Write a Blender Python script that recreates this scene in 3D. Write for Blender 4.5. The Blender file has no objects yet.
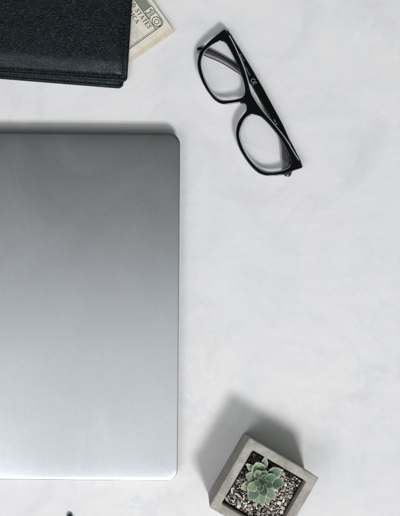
import bpy, bmesh, math, random
from mathutils import Vector, Matrix, noise as mn

random.seed(7)
scene = bpy.context.scene
COL = scene.collection

# ------------------------------------------------------------------ camera, light, exposure
S = 0.0007                    # metres per photo pixel on the table top
HC = 1500 * S                 # height of the camera above the table (1.05 m)
NX, NY = 100.0, 258.0         # photo pixel straight below the camera (the photo is an off-centre crop)

cam_d = bpy.data.cameras.new("camera")
cam = bpy.data.objects.new("camera", cam_d)
COL.objects.link(cam)
cam.location = (0, 0, HC)
cam_d.sensor_fit = 'AUTO'
cam_d.sensor_width = 36.0
cam_d.lens = 36.0 * 1500 / 516
cam_d.shift_x = (200 - NX) / 516
cam_d.shift_y = 0.0
cam_d.clip_start = 0.01
cam_d.clip_end = 100
scene.camera = cam

world = bpy.data.worlds.new("World")
scene.world = world
world.use_nodes = True
bg = world.node_tree.nodes["Background"]
bg.inputs[0].default_value = (0.86, 1.0, 0.91, 1)
bg.inputs[1].default_value = 0.085


def area(name, loc, target, size, size_y, power, color):
    d = bpy.data.lights.new(name, 'AREA')
    d.shape = 'RECTANGLE'
    d.size, d.size_y = size, size_y
    d.energy = power
    d.color = color
    o = bpy.data.objects.new(name, d)
    COL.objects.link(o)
    o.location = loc
    o.rotation_euler = (Vector(target) - Vector(loc)).to_track_quat('-Z', 'Y').to_euler()
    return o


area("window_light", (0.77, -2.30, 4.0), (0.08, 0, 0), 0.70, 0.80, 124.0, (0.985, 0.98, 1.0))
area("ceiling_glow", (-0.6, -0.81, 2.0), (-0.6, -0.81, 0), 3.6, 1.58, 18.6, (0.985, 0.98, 1.0))
area("high_window_light", (-1.0, -1.0, 3.0), (0.08, 0, 0), 1.0, 1.0, 18.0, (0.985, 0.98, 1.0))

scene.view_settings.view_transform = 'Standard'
scene.view_settings.look = 'None'
scene.view_settings.exposure = 0.0
scene.view_settings.gamma = 1.0
scene.view_settings.use_curve_mapping = False
scene.render.engine = 'CYCLES'


# ------------------------------------------------------------------ helpers
def W(px, py, z=0.0):
    """the point at height z metres that stands where the photo shows (px, py)"""
    k = (HC - z) / HC
    return Vector(((px - NX) * S * k, (NY - py) * S * k, z))


def tag(o, label=None, cat=None, group=None, kind=None):
    if label: o["label"] = label
    if cat: o["category"] = cat
    if group: o["group"] = group
    if kind: o["kind"] = kind
    return o


def empty(name, loc):
    o = bpy.data.objects.new(name, None)
    o.empty_display_size = 0.01
    COL.objects.link(o)
    o.location = loc
    return o


def link(name, me, mats, parent=None, smooth=35.0):
    if not isinstance(mats, (list, tuple)): mats = [mats]
    for m in mats: me.materials.append(m)
    if smooth is not None:
        me.polygons.foreach_set("use_smooth", [True] * len(me.polygons))
        me.set_sharp_from_angle(angle=math.radians(smooth))
    me.name = name
    o = bpy.data.objects.new(name, me)
    COL.objects.link(o)
    if parent is not None:
        o.parent = parent
        bpy.context.view_layer.update()
        o.matrix_parent_inverse = parent.matrix_world.inverted()
    return o


def from_bm(bm, name, mats, parent=None, smooth=35.0):
    bmesh.ops.recalc_face_normals(bm, faces=bm.faces)
    me = bpy.data.meshes.new(name)
    bm.to_mesh(me)
    bm.free()
    return link(name, me, mats, parent, smooth)


def loft(bm, loops, cap_a=True, cap_b=True, mat=0):
    """skin a list of equal-length closed loops"""
    vs = [[bm.verts.new(p) for p in l] for l in loops]
    n = len(vs[0])
    for a, b in zip(vs, vs[1:]):
        for i in range(n):
            j = (i + 1) % n
            bm.faces.new((a[i], a[j], b[j], b[i])).material_index = mat
    if cap_a: bm.faces.new(vs[0]).material_index = mat
    if cap_b: bm.faces.new(vs[-1]).material_index = mat
    return vs


def rrect(w, h, r, seg=8):
    """rounded rectangle outline, centred, counter-clockwise"""
    pts = []
    r = max(r, 1e-6)
    for cx, cy, a0 in ((w/2-r, h/2-r, 0), (-w/2+r, h/2-r, 90), (-w/2+r, -h/2+r, 180), (w/2-r, -h/2+r, 270)):
        for i in range(seg + 1):
            a = math.radians(a0 + 90 * i / seg)
            pts.append((cx + r * math.cos(a), cy + r * math.sin(a)))
    return pts


def catmull(pts, n=6, closed=True):
    out = []
    m = len(pts)
    rng = range(m) if closed else range(m - 1)
    for i in rng:
        if closed:
            p0, p1, p2, p3 = pts[i-1], pts[i], pts[(i+1) % m], pts[(i+2) % m]
        else:
            p0, p1, p2, p3 = pts[max(i-1, 0)], pts[i], pts[i+1], pts[min(i+2, m-1)]
        for k in range(n):
            t = k / n
            out.append(tuple(0.5 * (2*b + (c-a)*t + (2*a-5*b+4*c-d)*t*t + (3*b-a-3*c+d)*t**3)
                             for a, b, c, d in zip(p0, p1, p2, p3)))
    if not closed: out.append(tuple(pts[-1]))
    return out


def smooth01(x):
    x = max(0.0, min(1.0, x))
    return x * x * (3 - 2 * x)


# ------------------------------------------------------------------ materials
class NT:
    def __init__(self, name):
        self.m = bpy.data.materials.new(name)
        self.m.use_nodes = True
        self.t = self.m.node_tree
        self.b = self.t.nodes["Principled BSDF"]
        self._c = None

    def node(self, typ, **kw):
        n = self.t.nodes.new(typ)
        for k, v in kw.items():
            if k in n.inputs.keys(): n.inputs[k].default_value = v
            else: setattr(n, k, v)
        return n

    def link(self, a, b): self.t.links.new(a, b)

    def coord(self):
        if not self._c: self._c = self.node('ShaderNodeTexCoord')
        return self._c.outputs['Object']

    def noise(self, scale, detail=4, rough=0.55, dist=0.0, vec=None):
        n = self.node('ShaderNodeTexNoise', Scale=scale, Detail=detail, Roughness=rough, Distortion=dist)
        self.link(vec or self.coord(), n.inputs['Vector'])
        return n.outputs['Fac']

    def ramp(self, fac, stops, interp='LINEAR'):
        r = self.node('ShaderNodeValToRGB')
        r.color_ramp.interpolation = interp
        e = r.color_ramp.elements
        e[0].position, e[0].color = stops[0][0], c4(stops[0][1])
        e[1].position, e[1].color = stops[-1][0], c4(stops[-1][1])
        for p, c in stops[1:-1]:
            x = e.new(p); x.color = c4(c)
        self.link(fac, r.inputs['Fac'])
        return r.outputs['Color']

    def mix(self, a, b, fac, mode='MIX'):
        n = self.node('ShaderNodeMix', data_type='RGBA', blend_type=mode)
        for sock, v in ((n.inputs[0], fac), (n.inputs[6], a), (n.inputs[7], b)):
            if hasattr(v, 'is_output'): self.link(v, sock)
            elif isinstance(v, (int, float)): sock.default_value = v
            else: sock.default_value = c4(v)
        return n.outputs[2]

    def math(self, op, a, b=0.0):
        n = self.node('ShaderNodeMath', operation=op)
        for s, v in ((n.inputs[0], a), (n.inputs[1], b)):
            if hasattr(v, 'is_output'): self.link(v, s)
            else: s.default_value = v
        return n.outputs[0]

    def bump(self, h, strength, dist):
        n = self.node('ShaderNodeBump', Strength=strength, Distance=dist)
        self.link(h, n.inputs['Height'])
        self.link(n.outputs['Normal'], self.b.inputs['Normal'])
        return n

    def set(self, **kw):
        for k, v in kw.items():
            k = k.replace('_', ' ')
            s = self.b.inputs[k]
            if hasattr(v, 'is_output'): self.link(v, s)
            else: s.default_value = c4(v) if isinstance(v, tuple) else v
        return self


def c4(c):
    if isinstance(c, (int, float)): return (c, c, c, 1)
    return tuple(c) + (1,) if len(c) == 3 else tuple(c)


def mat_plaster():
    n = NT("white_plaster")
    big = n.ramp(n.noise(5.0, 5, 0.6, 0.6), [(0.3, (0.765, 0.765, 0.777)), (0.7, (0.84, 0.835, 0.83))])
    mid = n.ramp(n.noise(17, 6, 0.65, 1.2), [(0.28, 0.88), (0.48, 0.975), (0.70, 1.0)])
    col = n.mix(big, mid, 1.0, 'MULTIPLY')
    # trowel smears stretched along one direction
    mp = n.node('ShaderNodeMapping')
    mp.inputs['Rotation'].default_value = (0, 0, math.radians(35))
    mp.inputs['Scale'].default_value = (1.0, 3.6, 1)
    n.link(n.coord(), mp.inputs['Vector'])
    sm = n.ramp(n.noise(14, 5, 0.6, 1.6, mp.outputs[0]), [(0.32, 0.955), (0.52, 1.0), (0.8, 1.0)])
    col = n.mix(col, sm, 0.8, 'MULTIPLY')
    # thin pale and grey wisps
    f = n.noise(9, 3, 0.5, 2.2)
    band = n.math('ABSOLUTE', n.math('SUBTRACT', f, 0.5))
    line = n.ramp(band, [(0.0, 1.0), (0.02, 0.45), (0.07, 0.0)])
    msk = n.ramp(n.noise(7, 2, 0.5), [(0.50, 0.0), (0.64, 1.0)])
    w = n.math('MULTIPLY', line, msk)
    col = n.mix(col, (0.62, 0.64, 0.67), n.math('MULTIPLY', w, 0.22))
    fine = n.ramp(n.noise(420, 3, 0.6), [(0.3, 0.975), (0.6, 1.0)])
    col = n.mix(col, fine, 1.0, 'MULTIPLY')
    # ragged greyish patches with crisper borders, gathered in some places
    pm = n.math('MULTIPLY', n.ramp(n.noise(24, 9, 0.72, 0.8), [(0.545, 0.0), (0.60, 0.7), (0.75, 1.0)]), n.ramp(n.noise(4.5, 2, 0.5), [(0.40, 0.0), (0.56, 1.0)]))
    col = n.mix(col, (0.70, 0.71, 0.735), n.math('MULTIPLY', pm, 0.7))
    wm = n.math('MULTIPLY', n.ramp(n.noise(31, 9, 0.72, 1.6), [(0.56, 0.0), (0.62, 1.0)]), n.ramp(n.noise(5.2, 2, 0.5), [(0.5, 0.0), (0.62, 1.0)]))
    col = n.mix(col, (0.87, 0.87, 0.87), n.math('MULTIPLY', wm, 0.5))
    # hairline scratches
    mp2 = n.node('ShaderNodeMapping')
    mp2.inputs['Rotation'].default_value = (0, 0, math.radians(-22))
    mp2.inputs['Scale'].default_value = (1.0, 16.0, 1)
    n.link(n.coord(), mp2.inputs['Vector'])
    sc = n.math('ABSOLUTE', n.math('SUBTRACT', n.noise(15, 2, 0.5, 0.3, mp2.outputs[0]), 0.5))
    scm = n.math('MULTIPLY', n.ramp(sc, [(0.0, 1.0), (0.006, 0.0)]), n.ramp(n.noise(13, 3, 0.6), [(0.56, 0.0), (0.66, 1.0)]))
    col = n.mix(col, (0.66, 0.665, 0.68), n.math('MULTIPLY', scm, 0.45))
    sp = n.ramp(n.noise(260, 2, 0.5), [(0.70, 0.0), (0.76, 1.0)])
    col = n.mix(col, (0.66, 0.66, 0.67), n.math('MULTIPLY', sp, 0.5))
    n.set(Base_Color=col, Roughness=0.62)
    n.b.inputs['Specular IOR Level'].default_value = 0.3
    n.bump(n.math('ADD', n.noise(60, 6, 0.65, 0.4), n.math('MULTIPLY', n.noise(480, 4, 0.7), 0.16)), 0.13, 0.002)
    return n.m


def mat_aluminium():
    n = NT("anodised_aluminium")
    g = n.ramp(n.noise(2600, 2, 0.7), [(0.25, (0.352, 0.377, 0.395)), (0.75, (0.468, 0.486, 0.508))])
    cl = n.ramp(n.noise(11, 4, 0.6, 0.5), [(0.3, 0.965), (0.7, 1.0)])
    col = n.mix(g, cl, 1.0, 'MULTIPLY')
    dust = n.ramp(n.noise(520, 1, 0.5), [(0.80, 0.0), (0.82, 1.0)])
    col = n.mix(col, (0.62, 0.62, 0.63), n.math('MULTIPLY', dust, 0.4))
    r = n.math('ADD', n.math('MULTIPLY', n.noise(2200, 2, 0.6), 0.04), 0.225)
    r = n.math('ADD', r, n.math('MULTIPLY', n.ramp(n.noise(16, 5, 0.6, 1.0), [(0.4, 0.0), (0.75, 1.0)]), 0.03))
    n.set(Base_Color=col, Metallic=1.0, Roughness=r)
    return n.m


def mat_leather(name="black_leather", base=(0.0012, 0.0024, 0.0032)):
    n = NT(name)
    v = n.node('ShaderNodeTexVoronoi', feature='DISTANCE_TO_EDGE', Scale=1150)
    dv = n.node('ShaderNodeVectorMath', operation='ADD')
    ns = n.node('ShaderNodeTexNoise', Scale=320, Detail=2)
    n.link(n.coord(), ns.inputs['Vector'])
    sc = n.node('ShaderNodeVectorMath', operation='SCALE')
    sc.inputs['Scale'].default_value = 0.0016
    n.link(ns.outputs['Color'], sc.inputs[0])
    n.link(n.coord(), dv.inputs[0]); n.link(sc.outputs[0], dv.inputs[1])
    # grain runs slightly lengthways
    mp = n.node('ShaderNodeMapping'); mp.inputs['Scale'].default_value = (0.62, 1.0, 1.0)
    n.link(dv.outputs[0], mp.inputs['Vector'])
    n.link(mp.outputs[0], v.inputs['Vector'])
    cell = n.ramp(v.outputs['Distance'], [(0.0, 0.0), (0.09, 0.7), (0.4, 1.0)])
    crease = n.noise(95, 5, 0.65, 1.0)
    h = n.math('ADD', n.math('MULTIPLY', cell, 0.55), n.math('MULTIPLY', crease, 1.0))
    n.bump(h, 0.42, 0.0004)
    col = n.mix(base, (base[0]*2.2, base[1]*2.2, base[2]*2.3), n.ramp(n.noise(140, 4), [(0.35, 0.0), (0.7, 1.0)]))
    r = n.ramp(n.noise(500, 3), [(0.3, 0.245), (0.7, 0.34)])
    n.set(Base_Color=col, Roughness=r)
    n.b.inputs['Specular IOR Level'].default_value = 0.28
    n.b.inputs['Specular Tint'].default_value = (0.78, 0.92, 1.0, 1)
    return n.m


def mat_simple(name, col, rough=0.5, metal=0.0, spec=0.5, noise_scale=None, amt=0.15, bump=0.0):
    n = NT(name)
    if noise_scale:
        lo = tuple(c * (1 - amt) for c in col); hi = tuple(min(1, c * (1 + amt)) for c in col)
        n.set(Base_Color=n.ramp(n.noise(noise_scale, 4, 0.6), [(0.3, lo), (0.7, hi)]))
        if bump: n.bump(n.noise(noise_scale * 1.5, 4, 0.6), bump, 0.0006)
    else:
        n.set(Base_Color=col)
    n.set(Roughness=rough, Metallic=metal)
    n.b.inputs['Specular IOR Level'].default_value = spec
    return n.m


def mat_concrete():
    n = NT("grey_concrete")
    a = n.ramp(n.noise(130, 7, 0.72, 0.5), [(0.30, (0.30, 0.284, 0.252)), (0.68, (0.57, 0.547, 0.495))])
    b = n.ramp(n.noise(900, 3, 0.7), [(0.3, 0.82), (0.62, 1.0)])
    col = n.mix(a, b, 1.0, 'MULTIPLY')
    pit = n.node('ShaderNodeTexVoronoi', Scale=520)
    n.link(n.coord(), pit.inputs['Vector'])
    p = n.ramp(pit.outputs['Distance'], [(0.08, 0.0), (0.2, 1.0)])
    sel = n.ramp(n.noise(210, 2), [(0.56, 1.0), (0.62, 0.0)])
    pm = n.math('MAXIMUM', p, sel)
    col = n.mix((0.17, 0.165, 0.155), col, pm)
    n.set(Base_Color=col, Roughness=0.9)
    n.b.inputs['Specular IOR Level'].default_value = 0.2
    h = n.math('ADD', n.math('MULTIPLY', pm, 0.5), n.noise(400, 6, 0.7))
    n.bump(h, 0.5, 0.0006)
    return n.m


def mat_attr(name, attr, rough=0.8, spec=0.3, bump_scale=None, bump=0.3, mottle=0.25, sss=0.0):
    n = NT(name)
    a = n.node('ShaderNodeAttribute', attribute_name=attr)
    col = n.mix(a.outputs['Color'], n.ramp(n.noise(900, 4, 0.7), [(0.3, 1 - mottle), (0.7, 1.0)]), 1.0, 'MULTIPLY')
    n.set(Base_Color=col, Roughness=rough)
    n.b.inputs['Specular IOR Level'].default_value = spec
    if bump_scale: n.bump(n.noise(bump_scale, 4, 0.6), bump, 0.0004)
    if sss:
        n.b.inputs['Subsurface Weight'].default_value = sss
        n.b.inputs['Subsurface Scale'].default_value = 0.0012
        n.b.inputs['Subsurface Radius'].default_value = (0.6, 1.0, 0.5)
    return n.m


def mat_lens():
    m = bpy.data.materials.new("clear_lens")
    m.use_nodes = True
    t = m.node_tree
    t.nodes.clear()
    out = t.nodes.new('ShaderNodeOutputMaterial')
    tr = t.nodes.new('ShaderNodeBsdfTransparent'); tr.inputs[0].default_value = (0.985, 0.985, 0.99, 1)
    gl = t.nodes.new('ShaderNodeBsdfGlossy'); gl.inputs['Roughness'].default_value = 0.02
    gl.inputs['Color'].default_value = (0.9, 0.93, 1.0, 1)
    fr = t.nodes.new('ShaderNodeFresnel'); fr.inputs['IOR'].default_value = 1.45
    mx = t.nodes.new('ShaderNodeMixShader')
    t.links.new(fr.outputs[0], mx.inputs[0]); t.links.new(tr.outputs[0], mx.inputs[1])
    t.links.new(gl.outputs[0], mx.inputs[2]); t.links.new(mx.outputs[0], out.inputs['Surface'])
    return m


M_TABLE = mat_plaster()
M_ALU = mat_aluminium()
M_ALU_BASE = mat_simple("aluminium_base", (0.56, 0.58, 0.60), 0.38, 1.0)
M_RUBBER = mat_simple("black_rubber", (0.02, 0.02, 0.02), 0.7)
M_LEATHER = mat_leather()
M_LINING = mat_simple("wallet_lining", (0.012, 0.014, 0.015), 0.75, noise_scale=600, amt=0.4)
M_THREAD = mat_simple("black_thread", (0.008, 0.010, 0.012), 0.6, noise_scale=900, amt=0.5)
M_ACETATE = mat_simple("black_acetate", (0.0015, 0.002, 0.0025), 0.10, spec=0.5)
M_HINGE = mat_simple("steel_hinge", (0.6, 0.62, 0.64), 0.3, 1.0)
M_PRINT = mat_simple("silver_print", (0.22, 0.25, 0.265), 0.5)
M_CLEAR = mat_simple("smoky_clear_acetate", (0.50, 0.53, 0.54), 0.15)
M_LENS = mat_lens()
M_CONC = mat_concrete()
M_SOIL = mat_simple("dark_soil", (0.022, 0.018, 0.015), 0.95, noise_scale=500, amt=0.6, bump=0.8)
M_PEBBLE = mat_attr("pebble_stone", "tint", 0.75, 0.3, 700, 0.5, 0.4)
M_LEAF = mat_attr("succulent_leaf", "tint", 0.42, 0.35, 1100, 0.15, 0.22, 0.05)
M_STEM = mat_simple("succulent_stem", (0.16, 0.17, 0.08), 0.7, noise_scale=500, amt=0.3)
M_PAPER = mat_simple("banknote_paper", (0.76, 0.73, 0.62), 0.85, spec=0.2, noise_scale=140, amt=0.07)
M_PAPER_EDGE = mat_simple("banknote_paper_tan", (0.66, 0.60, 0.47), 0.85, spec=0.2, noise_scale=140, amt=0.09)
M_INK = mat_simple("banknote_ink", (0.085, 0.095, 0.083), 0.8, noise_scale=900, amt=0.5)


def mat_guilloche():
    n = NT("engraved_border_ink")
    w = n.node('ShaderNodeTexWave', Scale=520, Distortion=9.0, Detail=2)
    w.inputs['Detail Scale'].default_value = 2.0
    n.link(n.coord(), w.inputs['Vector'])
    col = n.ramp(w.outputs['Fac'], [(0.2, (0.07, 0.09, 0.075)), (0.65, (0.24, 0.28, 0.23)), (0.95, (0.42, 0.44, 0.36))])
    n.set(Base_Color=col, Roughness=0.85)
    return n.m


def mat_tint_print():
    n = NT("faint_background_print")
    f = n.ramp(n.noise(150, 5, 0.7, 1.0), [(0.40, (0.76, 0.73, 0.62)), (0.56, (0.62, 0.61, 0.54)), (0.70, (0.70, 0.61, 0.53))])
    n.set(Base_Color=f, Roughness=0.85)
    return n.m


M_GUILL = mat_guilloche()
M_TINT = mat_tint_print()

# ------------------------------------------------------------------ the table top
bm = bmesh.new()
loops = [[(x + 0.05, y, z) for x, y in rrect(2.4 - 2*i, 1.8 - 2*i, 0.01, 4)]
         for i, z in ((0.002, -0.04), (0, -0.038), (0, -0.003), (0.002, 0.0))]
loft(bm, loops)
table = from_bm(bm, "table_surface", M_TABLE, smooth=30)
tag(table, "white mottled plaster table top the things are laid out on", "table top", kind="structure")

# ------------------------------------------------------------------ laptop
LZ = 0.0148
rot = math.radians(-0.45)
c_lap = W(178.9 - 250, 304.9, LZ)
kz = (HC - LZ) / HC
LW, LH = 500 * S * kz, 347.8 * S * kz
R_C = 11.5 * S
lap = empty("laptop", (c_lap.x, c_lap.y, 0))
tag(lap, "closed silver aluminium laptop lying on the white table", "laptop")


def lap_loops(spec, w, h, r):
    out = []
    ca, sa = math.cos(rot), math.sin(rot)
    for ins, z in spec:
        out.append([(c_lap.x + x*ca - y*sa, c_lap.y + x*sa + y*ca, z)
                    for x, y in rrect(w - 2*ins, h - 2*ins, max(r - ins, 0.0005), 14)])
    return out


bm = bmesh.new()
loft(bm, lap_loops([(0.0012, LZ-0.0056), (0.0003, LZ-0.0055), (0, LZ-0.0052), (0, LZ-0.0010), (0.00003, LZ-0.00042),
                    (0.00010, LZ-0.00029), (0.0004, LZ-0.00020), (0.0022, LZ-0.00013), (0.0045, LZ-0.00007), (0.0075, LZ-0.00003), (0.011, LZ-0.00001), (0.015, LZ)], LW, LH, R_C))
from_bm(bm, "lid", M_ALU, lap, 50)
bm = bmesh.new()
loft(bm, lap_loops([(0.016, 0.0012), (0.010, 0.0014), (0.004, 0.0026), (0.0012, 0.0046), (0.0003, 0.0066), (0.0003, LZ-0.0066),
                    (0.0006, LZ-0.0062), (0.0012, LZ-0.0060)], LW, LH, R_C))
from_bm(bm, "base", M_ALU_BASE, lap, 50)
bm = bmesh.new()
loft(bm, lap_loops([(0.004, LZ-0.0061), (0.004, LZ-0.0055)], LW, LH, R_C))
from_bm(bm, "screen_seal", M_RUBBER, lap, 50)
for sx in (-1, 1):
    for sy in (-1, 1):
        bm = bmesh.new()
        cx, cy = c_lap.x + sx * (LW/2 - 0.035), c_lap.y + sy * (LH/2 - 0.035)
        loft(bm, [[(cx + r*math.cos(a*math.tau/20), cy + r*math.sin(a*math.tau/20), z) for a in range(20)]
                  for r, z in ((0.0065, 0.0), (0.0075, 0.0003), (0.0075, 0.00125))])
        from_bm(bm, "rubber_foot", M_RUBBER, lap)

# ------------------------------------------------------------------ wallet
wal = empty("wallet", W(25, 20, 0))
tag(wal, "black grained leather wallet with stitched edges and banknotes sticking out", "wallet")


def cover(name, corner, axis_deg, w, h, z0, prof, r, mats):
    """a leather cover: rounded rectangle whose lower right corner is at the pixel `corner`;
    prof(d_right, d_bottom, d_min) in pixels gives its top height in metres above z0"""
    a = math.radians(axis_deg)
    ex = (math.cos(a), math.sin(a))            # along the bottom edge, to the right (image pixels, y down)
    ey = (math.sin(a), -math.cos(a))           # up the right edge
    bm = bmesh.new()

    def P(u, v, z):                            # u: pixels left of the corner, v: pixels above it
        p = W(corner[0] - ex[0]*u + ey[0]*v, corner[1] - ex[1]*u + ey[1]*v, z0 + 0.004)
        p.z = z
        return p
    us = [0, .4, 1, 1.7, 2.5, 3.2, 4, 4.8, 5.6, 6.5, 8, 10, 12, 14, 16, 18, 20, 22, 25, 30] + [30 + i * (w-36)/42 for i in range(1, 42)]
    us = sorted(set(us + [w - x for x in (6, 4, 2.5, 1, .4, 0)]))
    vs = [0, .4, 1, 1.7, 2.5, 3.2, 4, 4.8, 5.6, 6.5, 8, 10, 12, 14, 16, 18, 20, 22, 25, 30] + [30 + i * (h-36)/36 for i in range(1, 36)]
    vs = sorted(set(vs + [h - x for x in (6, 4, 2.5, 1, .4, 0)]))

    def rnd(u, v):                             # pull the corners of the sheet round
        for fu, fv in ((0, 0), (1, 0), (0, 1), (1, 1)):
            uu = w - u if fu else u; vv = h - v if fv else v
            if uu < r and vv < r:
                dx, dy = r - uu, r - vv
                m = max(dx, dy); l = math.hypot(dx, dy)
                if l > 1e-9:
                    s = m / l
                    uu, vv = r - dx*s, r - dy*s
                    u = w - uu if fu else uu; v = h - vv if fv else vv
        return u, v
    top, bot = [], []
    for u0 in us:
        ct, cb = [], []
        for v0 in vs:
            u, v = rnd(u0, v0)
            d = min(u, w - u, v, h - v)
            z = z0 + prof(u, v, d)
            lift = 0.00035 * mn.noise((u*0.035, v*0.05, 3.1)) + 0.00020 * mn.noise((u*0.11, v*0.13, 9.0))
            edge = 0.0010 * (1 - min(1, d/1.7))**2
            ct.append(bm.verts.new(P(u, v, z + lift * min(1, d/14) - edge)))
            cb.append(bm.verts.new(P(u, v, max(z0, z - 0.0022) if d > .01 else z0 + 0.0002)))
        top.append(ct); bot.append(cb)
    nu, nv = len(us), len(vs)
    for i in range(nu-1):
        for j in range(nv-1):
            bm.faces.new((top[i][j], top[i+1][j], top[i+1][j+1], top[i][j+1]))
            bm.faces.new((bot[i][j], bot[i][j+1], bot[i+1][j+1], bot[i+1][j]))
    for i in range(nu-1):
        for j in (0, nv-1):
            bm.faces.new((top[i][j], bot[i][j], bot[i+1][j], top[i+1][j]))
    for j in range(nv-1):
        for i in (0, nu-1):
            bm.faces.new((top[i][j], top[i][j+1], bot[i][j+1], bot[i][j]))
    bmesh.ops.remove_doubles(bm, verts=bm.verts, dist=1e-7)
    return from_bm(bm, name, mats, wal, 60), P, prof


def prof_top(u, v, d):
    lip = 0.0022
    g = -0.00045 * math.exp(-((d - 4.2) / 0.8)**2)                     # stitch groove
    x = max(0.0, v - 5.2)                                              # the leather slopes down to the bottom seam
    bot = 0.245 * S * (x if x < 11 else 11 + 9 * (1 - math.exp(-(x - 11) / 5.0)) * .62) + 0.0011 * smooth01((v - 4.6) / 3.0)
    sid = 0.72 + 0.28 * smooth01((u - 4.0) / 9.0)
    return lip + g + bot * sid


def prof_low(u, v, d):
    g = -0.0004 * math.exp(-((d - 3.6) / 0.8)**2)
    return 0.0030 + g + 0.0008 * smooth01((v - 5) / 8)


low, Plow, _ = cover("back_cover", (123.0, 88.3), 4.6, 235, 150, 0.0003, prof_low, 5, M_LEATHER)
topc, Ptop, _ = cover("front_cover", (127.2, 81.8), 3.6, 238, 150, 0.0052, prof_top, 5, M_LEATHER)
# one inner lining sheet between the covers
bm = bmesh.new()
lc = [(118, 79), (120, 0), (118, -58), (-100, -70), (-104, 66)]
loft(bm, [[W(x, y, z) for x, y in lc] for z in (0.0036, 0.0040)])
from_bm(bm, "lining", M_LINING, wal)


def stitches(P, z0, prof, w, h, inset, parent, pitch=3.4):
    bm = bmesh.new()

    def seg(u0, v0, u1, v1, side):
        L = math.hypot(u1-u0, v1-v0); n = int(L / pitch)
        dx, dy = (u1-u0)/L, (v1-v0)/L
        for i in range(n):
            c = (i + .5) * pitch
            jit = random.uniform(-.12, .12)
            rings = []
            for k in range(7):
                t = (k/6 - .5)
                q = c + t * pitch * 0.80
                u, v = u0 + dx*q - dy*(t*.5 + jit), v0 + dy*q + dx*(t*.5 + jit)
                d = min(u, w-u, v, h-v)
                zc = z0 + prof(u, v, d) + 0.00022 - 0.0005 * (2*t)**4
                rr = 0.62 * (1 - 0.45*(2*t)**4)
                ring = []
                for a in range(6):
                    an = a * math.tau / 6
                    ring.append(P(u - dy*rr*math.cos(an), v + dx*rr*math.cos(an), zc + rr * S * 0.8 * math.sin(an)))
                rings.append(ring)
            loft(bm, rings)
    seg(inset + 1, inset, w - inset, inset, 0)
    seg(inset, inset + 1, inset, h - inset, 1)
    return from_bm(bm, "stitching", M_THREAD, parent, 60)


stitches(Ptop, 0.0052, prof_top, 238, 150, 4.2, topc)
stitches(Plow, 0.0003, prof_low, 235, 150, 3.6, low)

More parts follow.
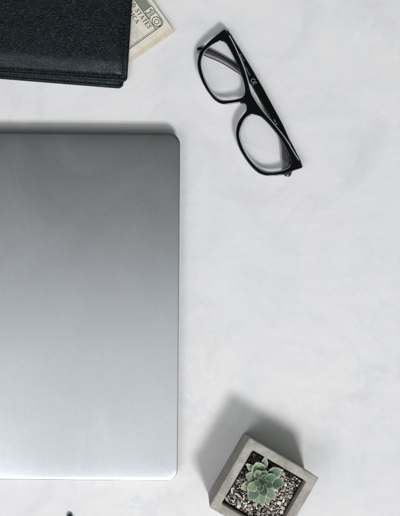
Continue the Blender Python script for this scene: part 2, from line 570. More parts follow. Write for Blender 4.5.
# ------------------------------------------------------------------ banknotes
# stroke letters with thick stems, thin bars and serifs, in a 0..w x 0..1 box
TK, TN = 0.20, 0.085
GLYPH = {
 'T': (.80, [((.40, 0), (.40, 1), TK), ((.05, .96), (.75, .96), TN), ((.06, .97), (.06, .74), TN), ((.74, .97), (.74, .74), TN), ((.22, .03), (.58, .03), TN)]),
 'H': (.90, [((.17, 0), (.17, 1), TK), ((.73, 0), (.73, 1), TK), ((.17, .52), (.73, .52), TN), ((.02, .03), (.34, .03), TN), ((.02, .97), (.34, .97), TN), ((.56, .03), (.88, .03), TN), ((.56, .97), (.88, .97), TN)]),
 'E': (.76, [((.18, 0), (.18, 1), TK), ((.02, .03), (.68, .03), TN), ((.02, .97), (.66, .97), TN), ((.18, .52), (.50, .52), TN), ((.67, .0), (.67, .26), TN), ((.65, 1), (.65, .76), TN), ((.50, .38), (.50, .66), TN)]),
 'U': (.90, [((.20, 1), (.20, .25), TK), ((.20, .27), (.34, .05), TK*.8), ((.32, .05), (.58, .05), TN), ((.56, .05), (.70, .28), TN), ((.70, .25), (.70, 1), TN), ((.03, .97), (.38, .97), TN), ((.54, .97), (.86, .97), TN)]),
 'N': (.92, [((.16, 0), (.16, 1), TN), ((.16, 1), (.74, .02), TK), ((.75, 0), (.75, 1), TN), ((.0, .03), (.32, .03), TN), ((.58, .97), (.90, .97), TN), ((.0, .97), (.22, .97), TN)]),
 'I': (.46, [((.22, 0), (.22, 1), TK), ((.04, .03), (.42, .03), TN), ((.04, .97), (.42, .97), TN)]),
 'D': (.90, [((.18, 0), (.18, 1), TK), ((.02, .03), (.50, .03), TN), ((.02, .97), (.50, .97), TN), ((.48, .97), (.72, .74), TK*.8), ((.72, .76), (.72, .26), TK), ((.72, .28), (.48, .03), TK*.8)]),
 'S': (.70, [((.58, .76), (.46, .95), TN), ((.48, .96), (.24, .95), TN), ((.26, .96), (.11, .74), TK*.8), ((.11, .76), (.56, .34), TK), ((.56, .36), (.48, .06), TK*.8), ((.50, .04), (.24, .04), TN), ((.26, .03), (.09, .26), TN), ((.59, .98), (.59, .70), TN), ((.08, .02), (.08, .32), TN)]),
 'A': (.92, [((.12, 0), (.44, 1), TN), ((.42, 1), (.78, 0), TK), ((.22, .34), (.66, .34), TN), ((.0, .03), (.26, .03), TN), ((.58, .03), (.92, .03), TN)]),
 'O': (.88, [((.14, .30), (.14, .70), TK), ((.14, .68), (.32, .95), TK*.7), ((.30, .96), (.56, .96), TN), ((.54, .95), (.72, .68), TK*.7), ((.72, .70), (.72, .30), TK), ((.72, .32), (.54, .05), TK*.7), ((.56, .04), (.30, .04), TN), ((.32, .05), (.14, .32), TK*.7)]),
 'F': (.72, [((.18, 0), (.18, 1), TK), ((.02, .03), (.38, .03), TN), ((.02, .97), (.64, .97), TN), ((.18, .50), (.48, .50), TN), ((.64, 1), (.64, .76), TN), ((.48, .36), (.48, .64), TN)]),
 'M': (1.06, [((.16, 0), (.16, 1), TN), ((.16, 1), (.52, .05), TK), ((.52, .05), (.86, 1), TN), ((.88, 0), (.88, 1), TK), ((.0, .03), (.32, .03), TN), ((.70, .03), (1.05, .03), TN), ((.0, .97), (.22, .97), TN), ((.82, .97), (1.05, .97), TN)]),
 'R': (.90, [((.18, 0), (.18, 1), TK), ((.02, .03), (.36, .03), TN), ((.02, .97), (.48, .97), TN), ((.46, .97), (.66, .80), TK*.8), ((.66, .82), (.62, .58), TK*.8), ((.64, .60), (.46, .50), TN), ((.18, .50), (.50, .50), TN), ((.44, .50), (.80, .02), TK)]),
 'C': (.82, [((.66, .76), (.54, .95), TN), ((.56, .96), (.30, .96), TN), ((.32, .95), (.14, .68), TK*.8), ((.14, .70), (.14, .30), TK), ((.14, .32), (.32, .05), TK*.8), ((.30, .04), (.56, .04), TN), ((.54, .05), (.70, .28), TN), ((.68, .98), (.68, .70), TN)]),
 ' ': (.40, []),
}


def text_quads(txt, size, right, base):
    """list of quads (four (u, v) points) of txt set so that it ends at u = right"""
    wid = sum(GLYPH[c][0] + .10 for c in txt) * size
    x = right - wid
    out = []
    for c in txt:
        for (a, b, t) in GLYPH[c][1]:
            ax, ay, bx, by = x + a[0]*size, base + a[1]*size, x + b[0]*size, base + b[1]*size
            L = math.hypot(bx-ax, by-ay) or 1
            nx, ny = -(by-ay)/L * t*size/2, (bx-ax)/L * t*size/2
            out.append([(ax+nx, ay+ny), (bx+nx, by+ny), (bx-nx, by-ny), (ax-nx, ay-ny)])
        x += (GLYPH[c][0] + .10) * size
    return out


NW, NH = 188.0, 78.0


def banknote(corner, ang, zc, label, mats, printed, bend):
    """corner: pixel of the note's top right paper corner; ang: direction of its lines of text in the picture"""
    a = math.radians(ang)
    eu = (math.cos(a), math.sin(a)); ev = (math.sin(a), -math.cos(a))

    def P(u, v, dz=0.0):
        z = zc + bend(u, v)
        p = W(corner[0] + eu[0]*u + ev[0]*v, corner[1] + eu[1]*u + ev[1]*v, zc)
        p.z = z + dz
        return p
    bm = bmesh.new()
    us = [-NW + NW * i/56 for i in range(57)]; vs = [-NH + NH * j/26 for j in range(27)]
    T = [[bm.verts.new(P(u, v, 0.00006)) for v in vs] for u in us]
    B = [[bm.verts.new(P(u, v, -0.00006)) for v in vs] for u in us]
    for i in range(56):
        for j in range(26):
            bm.faces.new((T[i][j], T[i+1][j], T[i+1][j+1], T[i][j+1]))
            bm.faces.new((B[i][j], B[i][j+1], B[i+1][j+1], B[i+1][j]))
    for i in range(56):
        bm.faces.new((T[i][0], B[i][0], B[i+1][0], T[i+1][0])); bm.faces.new((T[i][26], T[i+1][26], B[i+1][26], B[i][26]))
    for j in range(26):
        bm.faces.new((T[0][j], T[0][j+1], B[0][j+1], B[0][j])); bm.faces.new((T[56][j], B[56][j], B[56][j+1], T[56][j+1]))

    def quad(q, mi, dz):
        f = bm.faces.new([bm.verts.new(P(u, v, dz)) for u, v in q]); f.material_index = mi

    def strip(pts, wd, mi, dz, closed=False):
        n = len(pts)
        for i in range(n if closed else n-1):
            (ax, ay), (bx, by) = pts[i], pts[(i+1) % n]
            L = math.hypot(bx-ax, by-ay)
            if L < 1e-6: continue
            m = max(1, int(L / 5))
            nx, ny = -(by-ay)/L*wd/2, (bx-ax)/L*wd/2
            for k in range(m):
                x0, y0, x1, y1 = ax+(bx-ax)*k/m, ay+(by-ay)*k/m, ax+(bx-ax)*(k+1)/m, ay+(by-ay)*(k+1)/m
                quad([(x0+nx, y0+ny), (x1+nx, y1+ny), (x1-nx, y1-ny), (x0-nx, y0-ny)], mi, dz)

    def patch(u0, u1, v0, v1, mi, dz):
        nu, nv = max(1, int((u1-u0)/4)), max(1, int((v1-v0)/4))
        for i in range(nu):
            for j in range(nv):
                a0, a1 = u0+(u1-u0)*i/nu, u0+(u1-u0)*(i+1)/nu
                b0, b1 = v0+(v1-v0)*j/nv, v0+(v1-v0)*(j+1)/nv
                quad([(a0, b0), (a1, b0), (a1, b1), (a0, b1)], mi, dz)
    if printed:
        # faint background print, engraved top band, frame lines, value box, lettering
        patch(-NW+14, -13, -NH+8, -27, 3, 0.00012)
        patch(-NW+12, -29.5, -14.2, -4.4, 2, 0.00014)
        patch(-13, -7.6, -NH+8, -27, 3, 0.00012)
        for off, wd in ((0, .8), (1.5, .4)):
            strip([(-7.0-off, -8.0-off*.2), (-7.0-off, -NH+5)], wd, 1, 0.00016)
        strip([(-NW+11, -3.6), (-29, -3.6)], .5, 1, 0.00016)
        strip([(-NW+11, -13.8), (-29, -13.8)], .6, 1, 0.00016)
        box = [(-29, -14.0), (-29, -3.4), (-10.4, -3.4), (-8.0, -4.8), (-6.9, -7.6), (-6.9, -14.0)]
        strip(box, .75, 1, 0.00017, True)
        # the outlined numerals 1 and 0
        one = [(-27.0, -13.6), (-27.0, -12.4), (-25.1, -12.1), (-25.1, -7.3), (-27.0, -7.7), (-27.0, -6.7), (-23.6, -5.1), (-21.3, -5.1), (-21.3, -12.1), (-19.4, -12.4), (-19.4, -13.6)]
        one = [(u, v + .5) for u, v in one]
        strip(one, .75, 1, 0.00018, True)
        el = lambda cx, cy, rx, ry: [(cx + rx*math.cos(i*math.tau/28), cy + ry*math.sin(i*math.tau/28)) for i in range(28)]
        strip(el(-13.0, -8.8, 5.3, 4.3), .85, 1, 0.00018, True)
        strip(el(-13.0, -8.8, 2.3, 2.3), .75, 1, 0.00018, True)
        for i in range(9):                                           # shading lines inside the numerals
            strip([(-24.8, -6.1 - i*.7), (-21.8, -6.1 - i*.7)], .26, 1, 0.00018)
        for q in text_quads("THE UNITED STATES", 4.5, -11.2, -20.0): quad(q, 1, 0.00018)
        for q in text_quads("OF AMERICA", 4.5, -22.4, -26.6): quad(q, 1, 0.00018)
        for k in range(26):                                          # hair-fine engraved lines in the field
            v0 = -29 - k*1.15
            strip([(-NW+20, v0), (-60, v0 + .6*math.sin(k)), (-30, v0), (-11.5 - 5*(.5+.5*math.sin(k*1.7)), v0 + .4*math.sin(k*2.1))], .14, 2, 0.00015)
    o = from_bm(bm, "banknote", mats, None, 40)
    tag(o, label, "banknote", "banknotes tucked in the black wallet")
    return o


banknote((174.6, 31.6), 55.6, 0.00415, "plain edge of the lowest banknote showing under the two upper notes",
         [M_PAPER_EDGE], False, lambda u, v: 0)
banknote((173.0, 29.4), 54.0, 0.00440, "middle banknote whose tan right margin shows past the printed note",
         [M_PAPER_EDGE], False, lambda u, v: 0.0006 * smooth01((u + 40) / 40))
banknote((171.4, 27.4), 54.2, 0.00475, "topmost banknote with its numeral and lettering in black ink",
         [M_PAPER, M_INK, M_GUILL, M_TINT], True, lambda u, v: 0.0015 * smooth01((u + 45) / 45) + 0.0002 * math.sin(u * .12 + v * .05) * smooth01((u+70)/60))

# ------------------------------------------------------------------ eyeglasses
gl = empty("eyeglasses", W(252, 102, 0))
tag(gl, "folded eyeglasses with glossy black frame and clear lenses", "eyeglasses")

OUT = [(225.6, 30.2), (229.3, 36.5), (233.8, 45), (239.3, 57), (244.3, 69.5), (248.0, 82), (251.2, 93.5), (257.6, 104.5), (264.2, 113.5), (271.7, 122),
       (279.5, 131.5), (286.6, 141), (293.5, 152.5), (299.5, 162.0), (302.4, 166.6), (300.6, 168.4), (295, 170.2), (289, 172.6),
       (281.5, 175.2), (272.5, 176.0), (264, 175.2), (257.2, 172.2), (251, 166.4), (245.5, 159.2), (240.6, 151), (237.2, 141.8),
       (236.0, 132.5), (238.2, 122.5), (242.4, 115.8), (246.2, 110.6), (246.0, 105.4), (241.8, 102.9), (236, 103.2),
       (228.6, 104.2), (221.2, 103.8), (214.6, 100.2), (209.4, 94), (205.2, 87.6), (201.2, 79.6), (198.4, 70.6), (197.6, 62.0),
       (199.6, 53), (204.6, 46.2), (210.8, 40.0), (217.6, 34.4), (223.6, 29.8)]
L1 = [(220.5, 41.4), (225.7, 43.8), (229.3, 49), (233.2, 56.5), (238.8, 68.5), (243.0, 80.5), (244.9, 90), (242.9, 96.7), (236, 99.4),
      (228, 100.6), (220.5, 100.2), (214.6, 96.2), (208, 86.5), (203, 74.5), (200.9, 62.5), (204.3, 52.2), (212, 45)]
L2 = [(253.6, 115.0), (260.0, 116.8), (265.4, 121.4), (270.6, 127), (278.8, 137.4), (286, 150.2), (290.6, 161.5), (289.0, 167.6), (281.6, 171.0),
      (272.5, 172.6), (264.6, 171.8), (256, 166.6), (247, 155.6), (240.8, 142), (239.4, 132.6), (242.9, 122.3), (247.4, 116.6)]


def front_z(px, py):
    """the front leans: its brow is high, the bottom of the rims low; gently curved along its length"""
    bx, by = px - 226.0, py - 30.0
    d = -bx * 0.873 + by * 0.487          # pixels from the brow line towards the cheeks
    t = (bx * 0.487 + by * 0.873) / 157 - 0.5
    return 0.0112 - 0.000012 * d - 0.0012 * t * t


def curve_mesh(splines, extrude, bevel, name):
    cu = bpy.data.curves.new(name, 'CURVE')
    cu.dimensions = '2D'; cu.fill_mode = 'BOTH'
    cu.extrude = extrude; cu.bevel_depth = bevel; cu.bevel_resolution = 3
    for pts in splines:
        sp = cu.splines.new('POLY')
        sp.points.add(len(pts) - 1)
        for q, (x, y) in zip(sp.points, pts): q.co = (x, -y, 0, 1)
        sp.use_cyclic_u = True
    o = bpy.data.objects.new(name, cu)
    COL.objects.link(o)
    dg = bpy.context.evaluated_depsgraph_get()
    me = bpy.data.meshes.new_from_object(o.evaluated_get(dg))
    bpy.data.objects.remove(o)
    return me


def shrink(pts, d):
    n = len(pts); out = []
    for i in range(n):
        (x0, y0), (x1, y1) = pts[i-1], pts[(i+1) % n]
        tx, ty = x1-x0, y1-y0; L = math.hypot(tx, ty) or 1
        out.append((pts[i][0] - ty/L*d, pts[i][1] + tx/L*d))
    return out


so, s1, s2 = catmull(OUT, 5), catmull(L1, 6), catmull(L2, 6)
BV = 0.75
me = curve_mesh([shrink(so, BV), shrink(s1, -BV-.2), shrink(s2, -BV-.25)], 1.6 , BV, "front_frame")
for v in me.vertices:
    px, py, dz = v.co.x, -v.co.y, v.co.z * S
    v.co = W(px, py, front_z(px, py) + dz)
frame = link("front_frame", me, M_ACETATE, gl, 40)
# the pale inner layer laminated to the back of the black front
SH = (1.05, -0.62)
sh = lambda pts, d: [(x + SH[0], y + SH[1]) for x, y in shrink(pts, d)]
me = curve_mesh([sh(so, .35), sh(s1, -.25), sh(s2, .55)], 0.45, 0.2, "inner_layer")
for v in me.vertices:
    px, py, dz = v.co.x, -v.co.y, v.co.z * S
    v.co = W(px, py, front_z(px, py) + dz - 0.00215)
link("inner_layer", me, M_CLEAR, frame, 40)

for pts in (s1, s2):
    ins = shrink(pts, -0.9)
    cx = sum(p[0] for p in ins)/len(ins); cy = sum(p[1] for p in ins)/len(ins)
    bm = bmesh.new()
    rings = []
    for f in (1, .8, .6, .4, .2, .06):
        rings.append([W(cx+(x-cx)*f, cy+(y-cy)*f, front_z(cx+(x-cx)*f, cy+(y-cy)*f) + 0.0004 + 0.0016*(1-f*f)) for x, y in ins])
    loft(bm, rings, False, True)
    from_bm(bm, "lens", M_LENS, gl, 80)


def temple_mesh(center, widths, zs, thick, rolls):
    """an arm lying on its broad side: centre line in pixels, half widths in pixels, heights in metres"""
    c = catmull([p + (w, z, math.radians(q)) for p, w, z, q in zip(center, widths, zs, rolls)], 8, False)
    bm = bmesh.new()
    loops = []
    n = len(c)
    for i in range(n):
        x, y, w, z, q = c[i]
        x0, y0 = c[max(i-1, 0)][:2]; x1, y1 = c[min(i+1, n-1)][:2]
        L = math.hypot(x1-x0, y1-y0) or 1
        nx, ny = (y1-y0)/L, -(x1-x0)/L
        ring = []
        for (a, b) in rrect(2*w, 2*thick/S, min(w, thick/S) * 0.55, 4):
            ring.append(W(x + nx*a*math.cos(q), y + ny*a*math.cos(q), z + (b + a*math.sin(q)) * S))
        loops.append(ring)
    loft(bm, loops)
    return bm


# upper arm: hinged at the top end, runs along the brow and hooks down behind the lower lens
bm = temple_mesh([(228.6, 34.5), (232.5, 42), (240.2, 56), (249.6, 73), (262.0, 95.5), (272.5, 114.5), (281.0, 130.5), (286.0, 145), (287.2, 158), (287.4, 168), (287.2, 174.5), (286.9, 176.6)],
                 [2.2, 2.6, 3.4, 4.2, 4.5, 4.4, 4.3, 4.7, 5.0, 4.8, 3.8, 1.6], [0.0072]*6 + [.0070, .0062, .0052, .0042, .0034, .0032], 0.0015, [0]*12)
arm1 = from_bm(bm, "temple_arm", M_ACETATE, gl, 50)
# lower arm: hinged at the bottom end, hooks behind the upper lens
bm = temple_mesh([(299.3, 163.2), (294.5, 155), (285.5, 139), (276.5, 123), (265.4, 101.8), (256.2, 84.7), (247.6, 75.6), (236.0, 68.2), (222.0, 59.6), (208.5, 53.2), (200.0, 50.2), (197.0, 49.8)],
                 [2.4, 2.9, 3.6, 4.3, 4.5, 4.4, 3.9, 3.4, 3.6, 4.2, 3.3, 1.6], [0.0036]*6 + [.0040, .0038, .0034, .0031, .0029, .0027], 0.0013, [0]*6 + [-5, -11, -13, -12, -9, -5])
arm2 = from_bm(bm, "temple_arm", M_ACETATE, gl, 50)

# end pieces join front and arms, a small metal hinge inside each
for (e, tdir, zlo) in (((226.6, 32.6), 1, 0.0062), ((299.8, 164.6), -1, 0.0026)):
    ux, uy = 0.487 * tdir, 0.873 * tdir
    nx, ny = 0.873, -0.487
    bm = bmesh.new()
    ztop = front_z(*e) - 0.0003
    loops = []
    for z, g in ((zlo, .75), (zlo + .0005, 1.0), (ztop, 1.0)):
        loops.append([W(e[0] + ux*a + nx*b, e[1] + uy*a + ny*b, z) for a, b in [(x*g + 1.4, y*g) for x, y in rrect(5.2, 4.2, 1.2, 4)]])
    loft(bm, loops)
    from_bm(bm, "end_piece", M_ACETATE, frame, 45)
    bm = bmesh.new()
    for k in range(3):
        zc = zlo + 0.0010 + k * 0.0013
        loft(bm, [[W(e[0] + ux*(5.6 + r*math.cos(i*math.tau/12)) - nx*2.6, e[1] + uy*(5.6 + r*math.sin(i*math.tau/12)) - ny*2.6 + r*math.sin(i*math.tau/12)*.6, zz) for i in range(12)]
                  for r, zz in ((1.0, zc-.0005), (1.1, zc-.0004), (1.1, zc+.0004), (1.0, zc+.0005))])
    from_bm(bm, "hinge", M_HINGE, frame, 45)

# moulded nose pads on the two rims beside the bridge
for (p, q, r_) in (((240.0, 103.0), (248.2, 99.6), 2.0), ((245.2, 114.6), (252.6, 110.2), 2.3)):
    bm = bmesh.new()
    rings = []
    for i in range(9):
        t = i / 8
        x, y = p[0] + (q[0]-p[0])*t, p[1] + (q[1]-p[1])*t
        rr = r_ * math.sqrt(max(0.02, 1 - (2*t-1)**2)) * 0.95
        dx, dy = (q[1]-p[1]), -(q[0]-p[0]); L = math.hypot(dx, dy)
        zc = front_z(x, y) - 0.0012 - 0.0004*math.sin(t*math.pi)
        rings.append([W(x + dx/L*rr*math.cos(a*math.tau/14), y + dy/L*rr*math.cos(a*math.tau/14), zc + rr*S*1.5*math.sin(a*math.tau/14)) for a in range(14)])
    loft(bm, rings)
    from_bm(bm, "nose_pad", M_ACETATE, frame, 70)


# lettering on the inside of the upper arm: the CE mark and worn small print
def arm_print(name, origin, marks):
    """marks: (list of points along and across the arm, stroke width)"""
    bm = bmesh.new()
    ux, uy = 0.487, 0.873
    nx, ny = 0.873, -0.487
    zt = 0.0072 + 0.00155
    for pts, wd in marks:
        for (ax, ay), (bx, by) in zip(pts, pts[1:]):
            L = math.hypot(bx-ax, by-ay)
            if L < 1e-6: continue
            mx, my = -(by-ay)/L*wd/2, (bx-ax)/L*wd/2
            q = [(ax+mx, ay+my), (bx+mx, by+my), (bx-mx, by-my), (ax-mx, ay-my)]
            bm.faces.new([bm.verts.new(W(origin[0] + ux*a + nx*b, origin[1] + uy*a + ny*b, zt)) for a, b in q])
    return from_bm(bm, name, M_PRINT, arm1, None)


arc = lambda cx, r, a0, a1: [(cx + r*math.cos(math.radians(a0 + (a1-a0)*i/14)), r*math.sin(math.radians(a0 + (a1-a0)*i/14))) for i in range(15)]
arm_print("safety_mark", (253.2, 80.6), [(arc(0, 1.8, 62, 298), .62), (arc(3.3, 1.8, 62, 298), .62), ([(1.6, 0), (3.9, 0)], .52)])
rnd = random.Random(3)
x, marks = 0.0, []
while x < 24:                                       # worn, unreadable marks in two sizes
    big = x < 8
    l = rnd.uniform(.5, 1.2) * (1.5 if big else 1)
    h = 1.5 if big else .8
    y0 = .7 if big else -.2
    marks.append(([(x, y0 - h), (x + rnd.uniform(-.2, .5), y0 + h)], .55 if big else .38))
    if rnd.random() < .6:
        yy = y0 + rnd.choice((-h, 0, h))
        marks.append(([(x, yy), (x + l, yy)], .4))
    x += l + rnd.uniform(.35, .6)
arm_print("printing", (238.8, 55.2), marks)
arm_print("printing", (275.0, 119.4), [([(x, -1.7), (x + .25, -.3)], .55) for x in (0, 1.3, 2.2, 4.2, 5.0)])

# ------------------------------------------------------------------ concrete planter
PZ = 0.049
pc = W(264, 492.5, PZ)
kp = (HC - PZ) / HC
SIDE = 80.5 * S * kp
PROT = math.radians(-30.2)


def psq(side, r, z, seg=5):
    ca, sa = math.cos(PROT), math.sin(PROT)
    return [(pc.x + x*ca - y*sa, pc.y + x*sa + y*ca, z) for x, y in rrect(side, side, r, seg)]


INN = 62.0 * S * kp
SOILZ = PZ - 0.0075
bm = bmesh.new()
loops = [psq(SIDE*.90, .001, 0.0), psq(SIDE*.93, .0012, 0.0006)]
for i in range(1, 7): loops.append(psq(SIDE*(.93 + .07*i/7), .0012, PZ*i/7))
loops += [psq(SIDE, .0012, PZ-.0007), psq(SIDE-.0004, .0012, PZ-.0002), psq(SIDE-.0013, .0012, PZ),
          psq(INN+.0012, .0012, PZ), psq(INN+.0003, .0012, PZ-.0004), psq(INN-.0002, .0012, PZ-.0012), psq(INN-.001, .0012, SOILZ-.003),
          psq(INN-.002, .0012, 0.006)]
loft(bm, loops)
pot = from_bm(bm, "planter", M_CONC, None, 45)
tag(pot, "small square grey concrete planter holding a succulent and gravel", "planter")

bm = bmesh.new()
G = 40
vv = [[None]*(G+1) for _ in range(G+1)]
ca, sa = math.cos(PROT), math.sin(PROT)
for i in range(G+1):
    for j in range(G+1):
        x, y = (i/G - .5) * (INN - .0012), (j/G - .5) * (INN - .0012)
        z = SOILZ - 0.0022 + 0.0014 * mn.noise((x*180, y*180, 1)) + .0006 * mn.noise((x*700, y*700, 5))
        vv[i][j] = bm.verts.new((pc.x + x*ca - y*sa, pc.y + x*sa + y*ca, z))
for i in range(G):
    for j in range(G):
        bm.faces.new((vv[i][j], vv[i+1][j], vv[i+1][j+1], vv[i][j+1]))
r = bmesh.ops.extrude_face_region(bm, geom=bm.faces[:])
for v in [e for e in r['geom'] if isinstance(e, bmesh.types.BMVert)]: v.co.z = SOILZ - .008
soil = from_bm(bm, "potting_soil", M_SOIL, None, 60)
tag(soil, "dark potting soil filling the square concrete planter", "soil", kind="stuff")

# gravel: hundreds of tiny crushed stones in one object
PAL = [((.68, .62, .53), 6), ((.78, .75, .69), 8), ((.50, .43, .35), 4), ((.34, .32, .29), 3), ((.13, .125, .12), 4), ((.04, .04, .04), 4),
       ((.55, .42, .39), 2), ((.60, .50, .46), 2), ((.36, .38, .36), 3), ((.80, .78, .74), 3), ((.28, .20, .14), 2)]
pal = [c for c, n in PAL for _ in range(n)]
rs = random.Random(21)
bm = bmesh.new()
tint = bm.verts.layers.float_color.new("tint")
placed = []
tries = 0
while len(placed) < 640 and tries < 60000:
    tries += 1
    x, y = rs.uniform(-.5, .5) * (INN - .0042), rs.uniform(-.5, .5) * (INN - .0042)
    rad = rs.choice((.8, 1.0, 1.1, 1.3, 1.5, 1.8, 2.1)) * S * rs.uniform(.85, 1.1) if len(placed) > 60 else rs.uniform(1.8, 2.7) * S
    # top corner: mostly bare dark soil, the rim's shadow painted in as darker stones
    cornerness = (-x + y) / (INN)                 # 1 at the top corner
    if cornerness > .62 and rs.random() < .75: continue
    if any((x-a)**2 + (y-b)**2 < ((rad + c)*.80)**2 for a, b, c in placed): continue
    placed.append((x, y, rad))
    col = rs.choice(pal)
    if cornerness > .5: col = rs.choice(((.05, .05, .05), (.12, .11, .11), (.20, .18, .17), (.30, .27, .26)))
    j = rs.uniform(.95, 1.45)
    col = tuple(min(1, c*j) for c in col)
    zc = SOILZ + rs.uniform(-.0012, .0010) + rad*.2
    mat = Matrix.Translation((pc.x + x*ca - y*sa, pc.y + x*sa + y*ca, zc)) @ \
        Matrix.Rotation(rs.uniform(0, 6.28), 4, 'Z') @ Matrix.Rotation(rs.uniform(-.6, .6), 4, 'X') @ \
        Matrix.Diagonal((rad*rs.uniform(.9, 1.35), rad*rs.uniform(.75, 1.0), rad*rs.uniform(.6, .85), 1))
    res = bmesh.ops.create_icosphere(bm, subdivisions=2, radius=1.0, matrix=Matrix.Identity(4))
    sd = rs.uniform(0, 100)
    cuts = [(Vector((rs.gauss(0, 1), rs.gauss(0, 1), rs.gauss(0, 1))).normalized(), rs.uniform(.55, .85)) for _ in range(7)]
    for v in res['verts']:
        for nrm, dd in cuts:                      # chip flat facets off the stone
            e = v.co.dot(nrm) - dd
            if e > 0: v.co -= nrm * e * .92
        v.co *= 1 + .18 * mn.noise(v.co * 1.6 + Vector((sd, 0, 0)))
        v.co = mat @ v.co
        v[tint] = (*col, 1)
gravel = from_bm(bm, "gravel", M_PEBBLE, None, 32)
tag(gravel, "mixed beige grey and black gravel around the succulent in the planter", "gravel", kind="stuff")

# ------------------------------------------------------------------ succulent
SX, SY = 262.2, 480.0
sz = PZ - 0.0015
suc = empty("succulent", W(SX, SY, SOILZ - .001))
tag(suc, "green rosette succulent with pale leaf margins growing in the gravel", "succulent")
bm = bmesh.new()
loft(bm, [[W(SX + r*math.cos(a*math.tau/12), SY + r*math.sin(a*math.tau/12), z) for a in range(12)]
          for r, z in ((2.6, SOILZ-.004), (2.3, SOILZ+.002), (2.6, sz-.002), (2.2, sz+.0015))])
from_bm(bm, "stem", M_STEM, suc, 60)


def leaf(tip, width, lift0, lift1, pale, base_off=2.0, thick=1.5, dark=1.0, cup=.9):
    """one fleshy spoon-shaped leaf from the heart of the rosette to the pixel `tip`"""
    dx, dy = tip[0]-SX, tip[1]-SY
    L = math.hypot(dx, dy); ux, uy = dx/L, dy/L
    nx, ny = -uy, ux
    bm = bmesh.new()
    tl = bm.verts.layers.float_color.new("tint")
    NT_, NA = 18, 30
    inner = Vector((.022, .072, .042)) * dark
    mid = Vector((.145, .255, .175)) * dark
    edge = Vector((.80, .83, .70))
    young = Vector((.50, .53, .34))
    vs = []
    sd = rs.uniform(0, 50)
    roll = math.tan(math.radians(rs.uniform(-20, 20)))
    bend = rs.uniform(-1.6, 1.6)
    rim = rs.uniform(.50, .95)
    for i in range(NT_ + 1):
        t = i / NT_
        prof = (.42 + .58 * smooth01(t / .62)) * (1 if t < .62 else max(0, 1 - ((t - .62) / .385)**1.55)**.84)
        w = max(.06, width*1.13/2 * prof)
        th = thick * (.55 + .45*smooth01(t/.4)) * max(.12, math.sqrt(max(0, 1 - t**5)))
        along = base_off + (L - base_off) * t
        zc = sz + (lift0 + (lift1 - lift0) * t**1.4) * S
        ring = []
        for a in range(NA):
            an = a * math.tau / NA
            c, s_ = math.cos(an), math.sin(an)
            q = c * w + bend * math.sin(t * math.pi) * .6
            h = (s_ * th * (.40 if s_ > 0 else 1.0)) + cup * c*c * (w / (width/2))**2 * (width/7.0) - (0.6*max(0, s_)*th*.3)
            p = W(SX + ux*along + nx*q, SY + uy*along + ny*q, zc)
            p.z += (h + q * roll) * S
            v = bm.verts.new(p)
            m = smooth01((abs(c) - .66) / .28) + smooth01((t - .84) / .14) * .8
            m = min(1, min(1, m) * (.8 + .6*mn.noise((along*.3 + sd, q*.3, 0))))
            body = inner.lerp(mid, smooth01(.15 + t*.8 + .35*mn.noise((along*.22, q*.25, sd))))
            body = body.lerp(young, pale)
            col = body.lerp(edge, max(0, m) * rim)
            sp = smooth01((mn.noise((along*.9 + sd*3, q*.9, 2.0)) - .32) / .25)
            col = col.lerp(Vector((.30, .27, .16)), sp * .35)
            v[tl] = (col.x, col.y, col.z, 1)
            ring.append(v)
        vs.append(ring)
    for a, b in zip(vs, vs[1:]):
        for k in range(NA):
            bm.faces.new((a[k], a[(k+1) % NA], b[(k+1) % NA], b[k]))
    bm.faces.new(vs[0]); bm.faces.new(vs[-1])
    return from_bm(bm, "leaf", M_LEAF, suc, 70)


# outer ring (low), middle ring, heart (high and upright); tips read off the photo
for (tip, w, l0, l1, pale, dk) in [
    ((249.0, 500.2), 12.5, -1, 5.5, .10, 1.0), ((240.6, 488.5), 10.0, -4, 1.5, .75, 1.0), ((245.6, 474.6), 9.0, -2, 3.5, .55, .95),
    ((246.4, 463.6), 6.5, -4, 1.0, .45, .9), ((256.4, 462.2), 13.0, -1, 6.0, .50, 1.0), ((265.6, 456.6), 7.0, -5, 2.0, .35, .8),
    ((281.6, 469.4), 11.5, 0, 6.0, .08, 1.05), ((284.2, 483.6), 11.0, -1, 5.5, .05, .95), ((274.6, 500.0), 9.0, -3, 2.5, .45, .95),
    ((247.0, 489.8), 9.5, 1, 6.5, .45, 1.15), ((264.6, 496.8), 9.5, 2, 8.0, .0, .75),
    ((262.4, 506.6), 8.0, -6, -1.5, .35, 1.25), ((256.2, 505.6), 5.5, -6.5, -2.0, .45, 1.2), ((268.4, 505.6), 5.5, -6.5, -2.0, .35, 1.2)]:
    leaf(tip, w, l0, l1, pale, dark=dk)
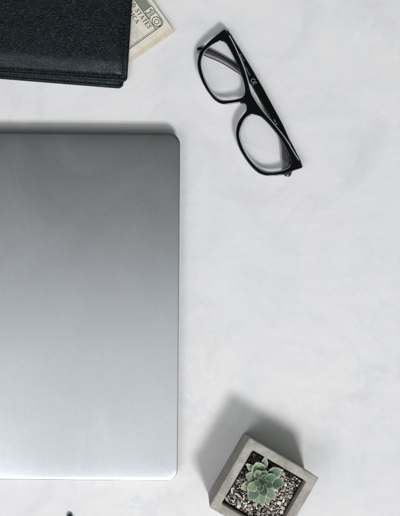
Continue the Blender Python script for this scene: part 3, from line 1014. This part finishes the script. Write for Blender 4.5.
for (tip, w, l0, l1, pale, dk) in [
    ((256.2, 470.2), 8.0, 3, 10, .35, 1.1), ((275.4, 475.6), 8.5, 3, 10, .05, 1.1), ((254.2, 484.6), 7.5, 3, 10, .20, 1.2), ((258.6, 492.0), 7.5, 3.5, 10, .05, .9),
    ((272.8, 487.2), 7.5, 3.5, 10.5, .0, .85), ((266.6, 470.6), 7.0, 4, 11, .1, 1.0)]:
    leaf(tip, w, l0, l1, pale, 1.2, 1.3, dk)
for k in range(7):
    a = k * 2.4 + .4
    rr = 3.3 + .55 * (7 - k)
    leaf((SX + rr*math.cos(a), SY + rr*math.sin(a)), 4.2 - .2*k, 6 + .6*k, 12 + .5*k, .05, .4, 1.0, .8, 1.1)

# ------------------------------------------------------------------ pen at the bottom edge
pen_tip = (69.3, 513.4)
pr = 3.3 * S
pen_dir = Vector((0.16, -1, 0)).normalized()
pt = W(pen_tip[0], pen_tip[1], pr)
pen = empty("pen", (pt.x, pt.y, 0))
tag(pen, "dark glossy tip of a pen poking in at the bottom edge", "pen")
M_PEN = mat_simple("dark_teal_lacquer", (0.012, 0.024, 0.025), 0.15, 0.0, 0.6)
M_PEN_METAL = mat_simple("polished_steel", (0.62, 0.63, 0.63), 0.18, 1.0)


def pen_part(name, stations, m):
    side = Vector((-pen_dir.y, pen_dir.x, 0))
    bm = bmesh.new()
    loft(bm, [[Vector((pt.x, pt.y, pr)) + pen_dir*d + side*(r*math.cos(a*math.tau/28)) + Vector((0, 0, r*math.sin(a*math.tau/28))) for a in range(28)] for d, r in stations])
    return from_bm(bm, name, m, pen, 40)


pen_part("cap", [(0.0, pr*.08), (.0002, pr*.40), (.0007, pr*.66), (.0015, pr*.85), (.0028, pr*.97), (.0045, pr), (.045, pr)], M_PEN)
pen_part("band", [(.0451, pr*1.02), (.0480, pr*1.02)], M_PEN_METAL)
pen_part("barrel", [(.0481, pr*.97), (.120, pr*.95), (.130, pr*.6)], M_PEN)
pen_part("nib_tip", [(.1301, pr*.5), (.136, pr*.2), (.1365, pr*.08)], M_PEN_METAL)
